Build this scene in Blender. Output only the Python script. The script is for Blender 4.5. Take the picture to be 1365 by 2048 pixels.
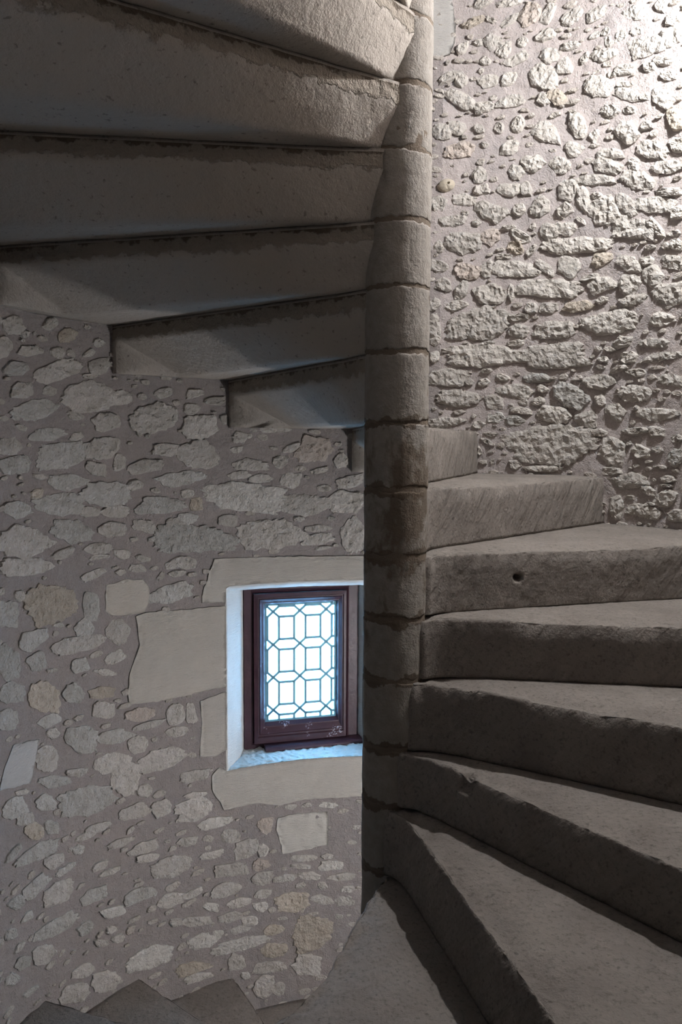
# Spiral stone stair in a round tower: newel, winder steps, rubble wall, leaded window.
import bpy, math, random
import numpy as np
from mathutils import Matrix, Vector
from mathutils.geometry import delaunay_2d_cdt

for _o in list(bpy.data.objects):
    bpy.data.objects.remove(_o)
scene = bpy.context.scene
COL = scene.collection
random.seed(7)

# ------------------------------------------------------------------ camera
CAM = (0.1019, -2.2240, 1.1489)
YAW, PITCH, ROLL, FPX = -0.11111, -0.08545, 0.00448, 1672.45
def camera():
    fw = Vector((math.sin(YAW)*math.cos(PITCH), math.cos(YAW)*math.cos(PITCH), math.sin(PITCH)))
    rt = Vector((math.cos(YAW), -math.sin(YAW), 0)); up = rt.cross(fw)
    r2 = rt*math.cos(ROLL)+up*math.sin(ROLL); u2 = -rt*math.sin(ROLL)+up*math.cos(ROLL)
    cd = bpy.data.cameras.new('camera'); cd.sensor_fit = 'HORIZONTAL'; cd.sensor_width = 36
    cd.lens = FPX*36/1365; cd.clip_start = 0.02
    o = bpy.data.objects.new('camera', cd); COL.objects.link(o)
    m = Matrix((r2, u2, -fw)).transposed().to_4x4(); m.translation = Vector(CAM); o.matrix_world = m
    scene.camera = o
camera()

# ------------------------------------------------------------------ light
scene.view_settings.view_transform = 'Standard'
scene.view_settings.look = 'None'
scene.view_settings.exposure = 0.90
scene.view_settings.gamma = 1.0
scene.cycles.max_bounces = 5
scene.cycles.diffuse_bounces = 3
scene.cycles.glossy_bounces = 2
scene.cycles.adaptive_threshold = 0.12
scene.cycles.adaptive_min_samples = 12
scene.view_settings.use_curve_mapping = False
w = bpy.data.worlds.new('overcast_sky'); scene.world = w; w.use_nodes = True
bg = w.node_tree.nodes['Background']; bg.inputs[0].default_value = (0.25, 0.58, 1.0, 1); bg.inputs[1].default_value = 15.0
def lamp(name, loc, power, color, radius):
    ld = bpy.data.lights.new(name, 'POINT'); ld.energy = power; ld.color = color; ld.shadow_soft_size = radius
    o = bpy.data.objects.new(name, ld); COL.objects.link(o); o.location = loc
    return o
# wall lamps of the stair, one turn apart
lamp('stair_lamp', (1.00, 0.12, 2.56), 57, (0.975, 0.985, 1.0), 0.03)
lamp('stair_lamp', (1.00, 0.12, -0.10), 27, (0.97, 0.975, 1.0), 0.03)

# ------------------------------------------------------------------ dimensions
R, WX, WY = 1.2285, 0.0296, -0.0813      # round wall
RN = 0.0842                              # newel
EN, ER = -0.0163, 0.0613                 # offset of nosing / rear lines from the radius
ZT = {-9: -1.53, -8: -1.36, -7: -1.19, -6: -1.017, -5: -0.856, -4: -0.698, -3: -0.51, -2: -0.34, 0: 0.0, 1: 0.184, 2: 0.335, 3: 0.52, 4: 0.683, 5: 0.848,
      6: 1.022, 7: 1.194, 8: 1.374, 9: 1.537, 10: 1.701, 11: 1.872, 12: 2.027, 13: 2.192, 14: 2.37}
TN = {-9: -310.0, -8: -286.0, -7: -261.5, -6: -233.2, -5: -213.1, -4: -192.9, -3: -165.9, -2: -141.8, 0: -93.8, 1: -69.5, 2: -45.5, 3: -25.4, 4: -1.5, 5: 22.8,
      6: 53.1, 7: 77.3, 8: 98.4, 9: 122.4, 10: 146.5, 11: 170.5, 12: 194.5, 13: 218.5, 14: 242.5}
TR = {-9: -286.0, -8: -261.5, -7: -235.0, -6: -213.9, -5: -189.9, -4: -165.9, -3: -141.8, -2: -104.0, 0: -69.8, 1: -45.7, 2: -23.7, 3: 0.3, 4: 24.3, 5: 51.4,
      6: 76.4, 7: 98.4, 8: 123.4, 9: 146.8, 10: 171.6, 11: 193.6, 12: 219.5, 13: 242.6, 14: 266.5}
AW = math.radians(112)                   # direction the window faces out to

# ------------------------------------------------------------------ noise
def _hash(ix, iy, iz, seed):
    h = (ix*374761393 + iy*668265263 + iz*2147483647 + seed*1274126177) & 0xffffffff
    h = ((h ^ (h >> 13)) * 1274126177) & 0xffffffff
    h = ((h ^ (h >> 16)) * 2246822519) & 0xffffffff
    return ((h ^ (h >> 15)) & 0xffffff) / float(0xffffff)*2-1
def vnoise(P, seed=0):
    P = np.asarray(P, float); i = np.floor(P).astype(np.int64); f = P-i; f = f*f*(3-2*f)
    out = 0
    for a in (0, 1):
        for b in (0, 1):
            for c in (0, 1):
                wgt = (f[:, 0] if a else 1-f[:, 0])*(f[:, 1] if b else 1-f[:, 1])*(f[:, 2] if c else 1-f[:, 2])
                out = out + wgt*_hash(i[:, 0]+a, i[:, 1]+b, i[:, 2]+c, seed)
    return out
def fbm(P, scale, octaves=3, seed=0):
    P = np.asarray(P, float)*scale; o = 0; amp = 1; tot = 0
    for k in range(octaves):
        o = o+amp*vnoise(P*2.03**k+17.3*k, seed+k); tot += amp; amp *= .5
    return o/tot

# ------------------------------------------------------------------ scene helpers
def link(name, me, mats, parent=None, smooth=True):
    o = bpy.data.objects.new(name, me); COL.objects.link(o)
    for m in (mats if isinstance(mats, (list, tuple)) else [mats]): me.materials.append(m)
    if parent: o.parent = parent
    me.polygons.foreach_set('use_smooth', [smooth]*len(me.polygons))
    return o
def mesh(verts, faces):
    me = bpy.data.meshes.new('m'); me.from_pydata([tuple(map(float, v)) for v in verts], [], [tuple(int(i) for i in f) for f in faces]); me.update(); return me
def tag(o, label=None, cat=None, group=None, kind=None):
    if label: o['label'] = label
    if cat: o['category'] = cat
    if group: o['group'] = group
    if kind: o['kind'] = kind
    return o
def empty(name, loc=(0, 0, 0)):
    o = bpy.data.objects.new(name, None); COL.objects.link(o); o.location = loc; o.empty_display_size = .1; return o
def vnormals(V, Q):
    n = np.cross(V[Q[:, 2]]-V[Q[:, 0]], V[Q[:, 3]]-V[Q[:, 1]]); N = np.zeros_like(V)
    for c in range(4): np.add.at(N, Q[:, c], n)
    return N/np.maximum(np.linalg.norm(N, axis=1), 1e-12)[:, None]

# ------------------------------------------------------------------ materials
class NT:
    def __init__(s, name):
        s.m = bpy.data.materials.new(name); s.m.use_nodes = True; s.t = s.m.node_tree; s.t.nodes.clear()
        s.out = s.t.nodes.new('ShaderNodeOutputMaterial'); s.b = s.t.nodes.new('ShaderNodeBsdfPrincipled')
        s.t.links.new(s.b.outputs[0], s.out.inputs[0]); s.b.inputs['Roughness'].default_value = .92
        s.b.inputs['Specular IOR Level'].default_value = .25
        s.tc = s.t.nodes.new('ShaderNodeTexCoord')
    def n(s, typ, **kw):
        nd = s.t.nodes.new(typ)
        for k, v in kw.items(): setattr(nd, k, v)
        return nd
    def l(s, a, b): s.t.links.new(a, b)
    def put(s, sock, v):
        if hasattr(v, 'is_output'): s.l(v, sock)
        elif isinstance(v, tuple) and len(v) == 3 and sock.type == 'RGBA': sock.default_value = (*v, 1)
        else: sock.default_value = v
    def noise(s, scale, detail=4, rough=.55, vec=None, dist=0.):
        nd = s.n('ShaderNodeTexNoise'); nd.inputs['Scale'].default_value = scale; nd.inputs['Detail'].default_value = detail
        nd.inputs['Roughness'].default_value = rough; nd.inputs['Distortion'].default_value = dist
        s.l(vec if vec is not None else s.tc.outputs['Object'], nd.inputs['Vector']); return nd.outputs['Fac']
    def ramp(s, v, lo, hi, a=0., b=1.):
        nd = s.n('ShaderNodeMapRange'); s.l(v, nd.inputs[0]); nd.inputs[1].default_value = lo; nd.inputs[2].default_value = hi
        nd.inputs[3].default_value = a; nd.inputs[4].default_value = b; return nd.outputs[0]
    def mix(s, f, a, b, mode='MIX'):
        nd = s.n('ShaderNodeMix', data_type='RGBA', blend_type=mode)
        s.put(nd.inputs[0], f); s.put(nd.inputs[6], a); s.put(nd.inputs[7], b); return nd.outputs[2]
    def math(s, op, a, b=0.):
        nd = s.n('ShaderNodeMath', operation=op); s.put(nd.inputs[0], a); s.put(nd.inputs[1], b); return nd.outputs[0]
    def mapping(s, vec, scale=(1, 1, 1), rot=(0, 0, 0)):
        nd = s.n('ShaderNodeMapping'); s.l(vec, nd.inputs[0]); nd.inputs['Scale'].default_value = scale; nd.inputs['Rotation'].default_value = rot
        return nd.outputs[0]
    def bump(s, h, dist, strength=1.):
        nd = s.n('ShaderNodeBump'); nd.inputs['Distance'].default_value = dist; nd.inputs['Strength'].default_value = strength
        s.l(h, nd.inputs['Height'])
        if getattr(s, 'last', None) is not None: s.l(s.last, nd.inputs['Normal'])
        s.last = nd.outputs[0]; s.l(s.last, s.b.inputs['Normal'])
    def color(s, c): s.put(s.b.inputs['Base Color'], c)

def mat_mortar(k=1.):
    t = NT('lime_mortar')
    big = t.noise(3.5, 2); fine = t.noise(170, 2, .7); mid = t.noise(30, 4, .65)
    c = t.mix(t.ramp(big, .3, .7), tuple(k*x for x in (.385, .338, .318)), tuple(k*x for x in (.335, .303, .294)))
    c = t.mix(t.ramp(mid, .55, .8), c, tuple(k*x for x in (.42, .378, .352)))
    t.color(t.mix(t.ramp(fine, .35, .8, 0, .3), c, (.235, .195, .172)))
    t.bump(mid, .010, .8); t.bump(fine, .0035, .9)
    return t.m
def mat_rubble():
    t = NT('rubble_limestone'); oi = t.n('ShaderNodeObjectInfo')
    a = t.noise(22, 4, .65); f = t.noise(130, 2, .7); pit = f
    c = t.mix(t.ramp(a, .35, .7), (.80, .77, .72), (1.0, .98, .95))
    c = t.mix(t.ramp(pit, .62, .75), c, (.62, .56, .50))
    c = t.mix(1.0, c, oi.outputs['Color'], 'MULTIPLY')
    t.color(c); t.bump(a, .016, .9); t.bump(f, .004, .9)
    return t.m
def mat_ashlar():
    t = NT('dressed_limestone'); oi = t.n('ShaderNodeObjectInfo')
    st = t.mapping(t.tc.outputs['Object'], (1, 1, 4), (.5, .3, 0))
    a = t.noise(9, 5, .6); g = t.noise(55, 4, .6, st); f = t.noise(230, 3, .7)
    c = t.mix(t.ramp(a, .3, .7), (.88, .86, .82), (1, .98, .94))
    c = t.mix(t.ramp(g, .62, .8, 0, .5), c, (.66, .58, .48))
    t.color(t.mix(1.0, c, oi.outputs['Color'], 'MULTIPLY')); t.bump(g, .004, .8); t.bump(f, .0015, .7)
    return t.m
def mat_step(name, base, dark, under):
    """stone of a step; UV: distance from the newel / way round the profile; 'joint' = metres to the mortar joint below the next step"""
    t = NT(name)
    uv = t.tc.outputs['UV']; at = t.n('ShaderNodeAttribute', attribute_name='joint'); rf = t.n('ShaderNodeAttribute', attribute_name='riser'); ft = t.n('ShaderNodeAttribute', attribute_name='foot')
    big = t.noise(5, 5, .6); mid = t.noise(26, 5, .6); fine = t.noise(190, 3, .7); pits = t.noise(75, 2, .5)
    tool = t.noise(34, 3, .5, t.mapping(t.mapping(uv, (1, 1, 1), (0, 0, .7)), (1, .18, 1)))
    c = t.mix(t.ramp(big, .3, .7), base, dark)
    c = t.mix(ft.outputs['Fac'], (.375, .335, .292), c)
    c = t.mix(t.ramp(mid, .55, .78, 0, .35), c, tuple(min(1, x*1.35) for x in base))
    c = t.mix(t.ramp(pits, .64, .74, 0, .55), c, tuple(x*.35 for x in dark))
    c = t.mix(t.math('MULTIPLY', t.ramp(tool, .54, .72, 0, .28), rf.outputs['Fac']), c, tuple(x*.55 for x in dark))
    # mortar squeezed out of the bed joint, with a ragged lower edge
    e = t.math('ADD', at.outputs['Fac'], t.math('MULTIPLY', t.math('SUBTRACT', t.noise(24, 5, .65), .5), .075))
    jm = t.ramp(e, .010, .016, 1, 0)
    band = t.ramp(e, .044, .050, 1, 0)
    c = t.mix(t.math('MULTIPLY', band, .7), c, (.225, .190, .150))
    c = t.mix(t.math('MULTIPLY', t.math('MULTIPLY', t.ramp(t.noise(95, 3, .7), .52, .72), ft.outputs['Fac']), .6), c, (.085, .070, .056))
    c = t.mix(t.math('MULTIPLY', jm, .85), c, under)
    t.color(c)
    t.bump(t.math('MULTIPLY', tool, rf.outputs['Fac']), .012, 1.)
    t.bump(mid, .006, .8); t.bump(fine, .0018, .9); t.bump(t.math('MULTIPLY', t.math('ADD', band, .35), t.noise(48, 4, .65)), .010, .9)
    return t.m
def mat_newel():
    t = NT('newel_stone')
    big = t.noise(7, 6, .65, t.mapping(t.tc.outputs['Object'], (1, 1, .6)), .3); mid = t.noise(40, 5, .6); fine = t.noise(200, 3, .7)
    sep = t.n('ShaderNodeSeparateXYZ'); t.l(t.tc.outputs['Object'], sep.inputs[0])
    ed = t.n('ShaderNodeAttribute', attribute_name='edge')
    d = t.math('ABSOLUTE', t.math('SUBTRACT', sep.outputs[2], 2.86))
    heavy = t.ramp(d, .16, .62, .07, -.14)          # the damp brown stain sits round mid height
    c = t.mix(t.ramp(mid, .35, .7), (.235, .21, .182), (.30, .272, .24))
    c = t.mix(t.ramp(t.math('ADD', big, heavy), .53, .60, 0, .8), c, (.12, .088, .06))
    # mortar smeared over the drum ends, more of it low down
    e = t.math('ADD', ed.outputs['Fac'], t.math('MULTIPLY', t.math('SUBTRACT', t.noise(20, 4, .6), .5), .075))
    wd = t.ramp(sep.outputs[2], 3.0, 3.5, .013, -.004)
    c = t.mix(t.ramp(t.math('SUBTRACT', e, wd), 0, .003, .85, 0), c, (.11, .082, .058))
    t.color(c)
    t.bump(t.noise(30, 4, .6, t.mapping(t.tc.outputs['Object'], (1, 1, .2))), .004, .7); t.bump(mid, .006, .8); t.bump(fine, .002, .9)
    return t.m
def mat_joint():
    t = NT('brown_joint_mortar'); a = t.noise(30, 5); f = t.noise(180, 3, .7)
    t.color(t.mix(a, (.13, .10, .074), (.19, .15, .115))); t.bump(f, .003, .8); return t.m
def mat_wood(flecks=False):
    t = NT('maroon_paint' + ('_flaked' if flecks else ''))
    a = t.noise(14, 5, .6); c = t.mix(t.ramp(a, .3, .7), (.042, .015, .023), (.066, .026, .036))
    if flecks:
        c = t.mix(t.math('MULTIPLY', t.ramp(t.noise(120, 4, .65), .55, .58), t.ramp(t.noise(13, 1), .55, .60)), c, (.42, .42, .48))
    t.color(c); t.b.inputs['Roughness'].default_value = .42; t.b.inputs['Specular IOR Level'].default_value = .5
    t.bump(t.noise(60, 4), .002, .5); return t.m
def mat_lead():
    t = NT('lead_came'); t.color(t.mix(t.noise(60), (.16, .36, .46), (.22, .44, .54))); t.b.inputs['Metallic'].default_value = .3  # teal bloom of the bright window put into the lead colour
    t.b.inputs['Roughness'].default_value = .5; return t.m
def mat_glass():
    t = NT('window_glass'); t.t.nodes.remove(t.b)
    tr = t.n('ShaderNodeBsdfTransparent'); tr.inputs[0].default_value = (.94, .985, 1, 1)
    gl = t.n('ShaderNodeBsdfGlossy'); gl.inputs['Roughness'].default_value = .03
    mx = t.n('ShaderNodeMixShader'); mx.inputs[0].default_value = .05
    t.l(tr.outputs[0], mx.inputs[1]); t.l(gl.outputs[0], mx.inputs[2]); t.l(mx.outputs[0], t.out.inputs[0]); return t.m
def mat_plaster():
    t = NT('passage_plaster'); a = t.noise(6, 5); t.color(t.mix(a, (.06, .055, .05), (.085, .08, .07))); t.bump(t.noise(80, 4), .003, .6); return t.m  # near black: the dark of an unlit room put into the plaster colour

M_MORTAR, M_RUBBLE, M_ASHLAR, M_NEWEL, M_JOINT = mat_mortar(), mat_rubble(), mat_ashlar(), mat_newel(), mat_joint()
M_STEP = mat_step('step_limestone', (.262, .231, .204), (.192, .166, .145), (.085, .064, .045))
M_WOOD, M_WOODF, M_LEAD, M_GLASS, M_PLASTER = mat_wood(), mat_wood(True), mat_lead(), mat_glass(), mat_plaster()
TINT = {'.': (0.48, 0.458, 0.437), 'w': (0.533, 0.518, 0.499), 'g': (0.444, 0.437, 0.425), 't': (.45, .405, .355), 'p': (.455, .405, .375), 'f': (0.496, 0.477, 0.455)}

# ------------------------------------------------------------------ the round wall
def wp(u, z, h=0.):
    """point on the inner face: arc length u, height z, h metres proud of the face"""
    a = u/R
    return np.stack([WX+(R-h)*np.cos(a), WY+(R-h)*np.sin(a), z*np.ones_like(a)], -1)
OPEN_L, OPEN_R = AW+math.asin(.3007/R), AW-math.asin(.39/R)
OPEN_T, OPEN_B = .583, -.153
def grid_axis(lo, hi, step, marks=()):
    xs = set(np.round(np.linspace(lo, hi, int((hi-lo)/step)+1), 5))
    for m in marks:
        xs = {x for x in xs if abs(x-m) > step*.45}; xs.add(round(m, 5))
    return np.array(sorted(xs))
def wall_patch(name, a0, a1, z0, z1, hole=False, step=.0125, amp=(.0085, .0055, -.005), m=None):
    us = grid_axis(a0*R, a1*R, step, (OPEN_L*R, OPEN_R*R) if hole else ())
    zs = grid_axis(z0, z1, step, (OPEN_T, OPEN_B) if hole else ())
    U, Z = np.meshgrid(us, zs, indexing='ij'); U = U.ravel(); Z = Z.ravel()
    Q = np.stack([U, Z, 0*U], -1)
    h = amp[0]*fbm(Q, 5, 2, 3)+amp[1]*fbm(Q, 24, 3, 11)+amp[2]
    if hole:
        d = np.maximum(np.maximum(U-OPEN_L*R, OPEN_R*R-U), np.maximum(Z-OPEN_T, OPEN_B-Z)); h = h*np.clip(d/.03, 0, 1)
    V = wp(U, Z, h); nz = len(zs)
    i, j = np.meshgrid(np.arange(len(us)-1), np.arange(nz-1), indexing='ij'); i = i.ravel(); j = j.ravel()
    if hole:
        uc = (us[i]+us[i+1])/2; zc = (zs[j]+zs[j+1])/2
        ok = ~((uc > OPEN_R*R) & (uc < OPEN_L*R) & (zc > OPEN_B) & (zc < OPEN_T)); i = i[ok]; j = j[ok]
    a = i*nz+j; Q4 = np.stack([a, a+1, a+nz+1, a+nz], -1).astype(np.int32)
    me = bpy.data.meshes.new('m'); me.vertices.add(len(V)); me.vertices.foreach_set('co', V.astype(np.float32).ravel())
    me.loops.add(Q4.size); me.loops.foreach_set('vertex_index', Q4.ravel()); me.polygons.add(len(Q4))
    me.polygons.foreach_set('loop_start', np.arange(0, Q4.size, 4, dtype=np.int32)); me.update(calc_edges=True)
    o = link(name, me, m or M_MORTAR); return tag(o, kind='structure')
rad = math.radians
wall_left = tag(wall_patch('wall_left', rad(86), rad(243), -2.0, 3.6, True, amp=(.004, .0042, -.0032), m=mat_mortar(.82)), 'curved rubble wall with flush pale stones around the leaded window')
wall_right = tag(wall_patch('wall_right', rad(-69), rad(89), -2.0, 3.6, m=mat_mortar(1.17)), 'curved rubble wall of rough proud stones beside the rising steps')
wall_front = tag(wall_patch('wall_front', rad(241), rad(293), 1.95, 3.6, step=.04), 'mortared wall above the doorway')

def rock_outline(rng, n, sq):
    """unit outline: an angular broken face, resampled with a ragged edge"""
    m = int(rng.integers(6, 10)) if sq > .5 else int(rng.integers(5, 8))
    ca = (np.arange(m)+rng.uniform(-.33, .33, m))*2*math.pi/m+rng.uniform(0, 6.28)
    p = 2.2+rng.uniform(0, 2.4)*sq
    cr = (np.abs(np.cos(ca))**p+np.abs(np.sin(ca))**p)**(-1/p)*rng.uniform(.80, 1.14, m)*1.06
    C = np.stack([np.cos(ca)*cr, np.sin(ca)*cr], -1); C2 = np.roll(C, -1, 0)
    seg = np.linalg.norm(C2-C, axis=1); cum = np.concatenate([[0], np.cumsum(seg)])
    q = (np.arange(n)+rng.uniform(-.2, .2, n))/n*cum[-1] % cum[-1]; q.sort()
    i = np.clip(np.searchsorted(cum, q, side='right')-1, 0, m-1); f = ((q-cum[i])/seg[i])[:, None]
    P = C[i]*(1-f)+C2[i]*f
    P = .86*P+.07*np.roll(P, 1, 0)+.07*np.roll(P, -1, 0)
    return P*(1+rng.uniform(-.09, .09, n))[:, None]
RS = ((1.12, 0.), (1.0, .22), (.94, .62), (.85, .90), (.72, 1.), (.54, 1.), (.35, 1.), (.16, 1.))
def rock_arrays(rng, u, z, A, B, proud, rough, n=18, sq=1., base=-.006):
    O = rock_outline(rng, n, sq); nk = len(RS); L = []
    tilt = rng.uniform(-.45, .45, 2)
    for k, (s, pf) in enumerate(RS):
        L.append(np.column_stack([O*s+(rng.uniform(-.035, .035, (n, 2)) if k > 1 else 0), np.full(n, k)]))
    L = np.concatenate(L+[np.array([[0, 0, nk]])])
    uu = u+A[0]*L[:, 0]+B[0]*L[:, 1]; zz = z+A[1]*L[:, 0]+B[1]*L[:, 1]
    P = np.stack([uu, zz, 0*uu], -1); kk = L[:, 2].astype(int)
    pf = np.array([p for _, p in RS]+[1.0])[kk]
    nz = (1-2*np.abs(fbm(P+rng.uniform(0, 9), 30, 3, 5)))*.9+fbm(P, 75, 2, 6)*.7+rng.uniform(-1, 1, len(uu))*.22-.4
    h = proud*pf*(1+tilt[0]*L[:, 0]+tilt[1]*L[:, 1])+rough*nz*np.sqrt(pf)
    h[kk == 0] = base
    V = wp(uu, zz, h); F = []
    for k in range(nk-1):
        for i in range(n):
            a, b = k*n+i, k*n+(i+1) % n; F.append((a, b, b+n, a+n))
    c = nk*n
    for i in range(n): F.append(((nk-1)*n+i, (nk-1)*n+(i+1) % n, c))
    return V, F
def rock_cdt(rng, u, z, A, B, proud, rough, step=.0085):
    """the same broken face for a large stone, with an even net of points over it"""
    la, lb = math.hypot(*A), math.hypot(*B); n = max(24, int(2*(la+lb)*1.6/step/1.3))
    O = rock_outline(rng, n, 1.); P = np.column_stack([u+A[0]*O[:, 0]+B[0]*O[:, 1], z+A[1]*O[:, 0]+B[1]*O[:, 1]])
    pl = [tuple(p) for p in P]; lo, hi = P.min(0), P.max(0); g = np.stack(np.meshgrid(np.arange(lo[0], hi[0], step), np.arange(lo[1], hi[1], step)), -1).reshape(-1, 2)
    g = g+rng.uniform(-.32, .32, g.shape)*step
    d = np.min(np.hypot(P[None, :, 0]-g[:, None, 0], P[None, :, 1]-g[:, None, 1]), axis=1)
    I = [tuple(q) for q, dd in zip(g, d) if dd > step*.6 and inside(*q, pl)]
    vs, es, fs, *_ = delaunay_2d_cdt([Vector(p) for p in pl+I], [(i, (i+1) % n) for i in range(n)], [], 1, 1e-7)
    W = np.array([tuple(v) for v in vs]); d = np.min(np.hypot(P[None, :, 0]-W[:, None, 0], P[None, :, 1]-W[:, None, 1]), axis=1)
    Q = np.column_stack([W, 0*d]); e = 1-np.exp(-d/.007)
    nz = (1-2*np.abs(fbm(Q+rng.uniform(0, 9), 26, 3, 5)))*.9+fbm(Q, 75, 2, 6)*.8+rng.uniform(-1, 1, len(W))*.25-.3
    t = rng.uniform(-.4, .4, 2); c = P.mean(0)
    h = proud*(.15+.85*e)*(1+t[0]*(W[:, 0]-c[0])/la+t[1]*(W[:, 1]-c[1])/lb)+rough*nz*(.35+.65*e)
    V = wp(W[:, 0], W[:, 1], h); k = len(V); F = [tuple(f) for f in fs]
    Pb = c+(P-c)*1.03; V = np.concatenate([V, wp(Pb[:, 0], Pb[:, 1], np.full(n, -.014))])
    ix = [int(np.argmin(np.hypot(W[:, 0]-a, W[:, 1]-b))) for a, b in pl]
    F += [(ix[i], ix[(i+1) % n], k+(i+1) % n, k+i) for i in range(n)]
    return V, F
def inside(x, y, poly):
    c = False; j = len(poly)-1
    for i in range(len(poly)):
        (xi, yi), (xj, yj) = poly[i], poly[j]
        if (yi > y) != (yj > y) and x < (xj-xi)*(y-yi)/(yj-yi)+xi: c = not c
        j = i
    return c
OCC = {'L': [], 'R': []}
def stone(parent, key, rec, proud, rough, rng, flat=False):
    *v, fl = rec.split(); u, z, ax, az, bx, bz = (int(q)/1000 for q in v)
    g_ = 1.17 if key == 'L' else 1.09; ax, az, bx, bz = ax*g_, az*g_, bx*g_, bz*g_
    A = (ax, az); B = (bx, bz); size = math.hypot(ax, az)+math.hypot(bx, bz)
    p = proud*rng.uniform(.6, 1.3)*min(1.4, .45+size/.075); ro = rough*rng.uniform(.7, 1.3)
    if fl == 'f': ro *= .15
    if size > .062: V, F = rock_cdt(rng, u, z, A, B, p, ro)
    else: V, F = rock_arrays(rng, u, z, A, B, p, ro, 26 if size > .06 else 18, 1. if size > .05 else .3)
    o = link('stone', mesh(V, F), M_RUBBLE, parent, smooth=False)
    t = np.array(TINT[fl])*rng.uniform(.88, 1.10)*(1.03 if key == 'L' else 1.04); o.color = (*t, 1)
    OCC[key].append((u, z, math.hypot(ax, bx), math.hypot(az, bz)))
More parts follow.
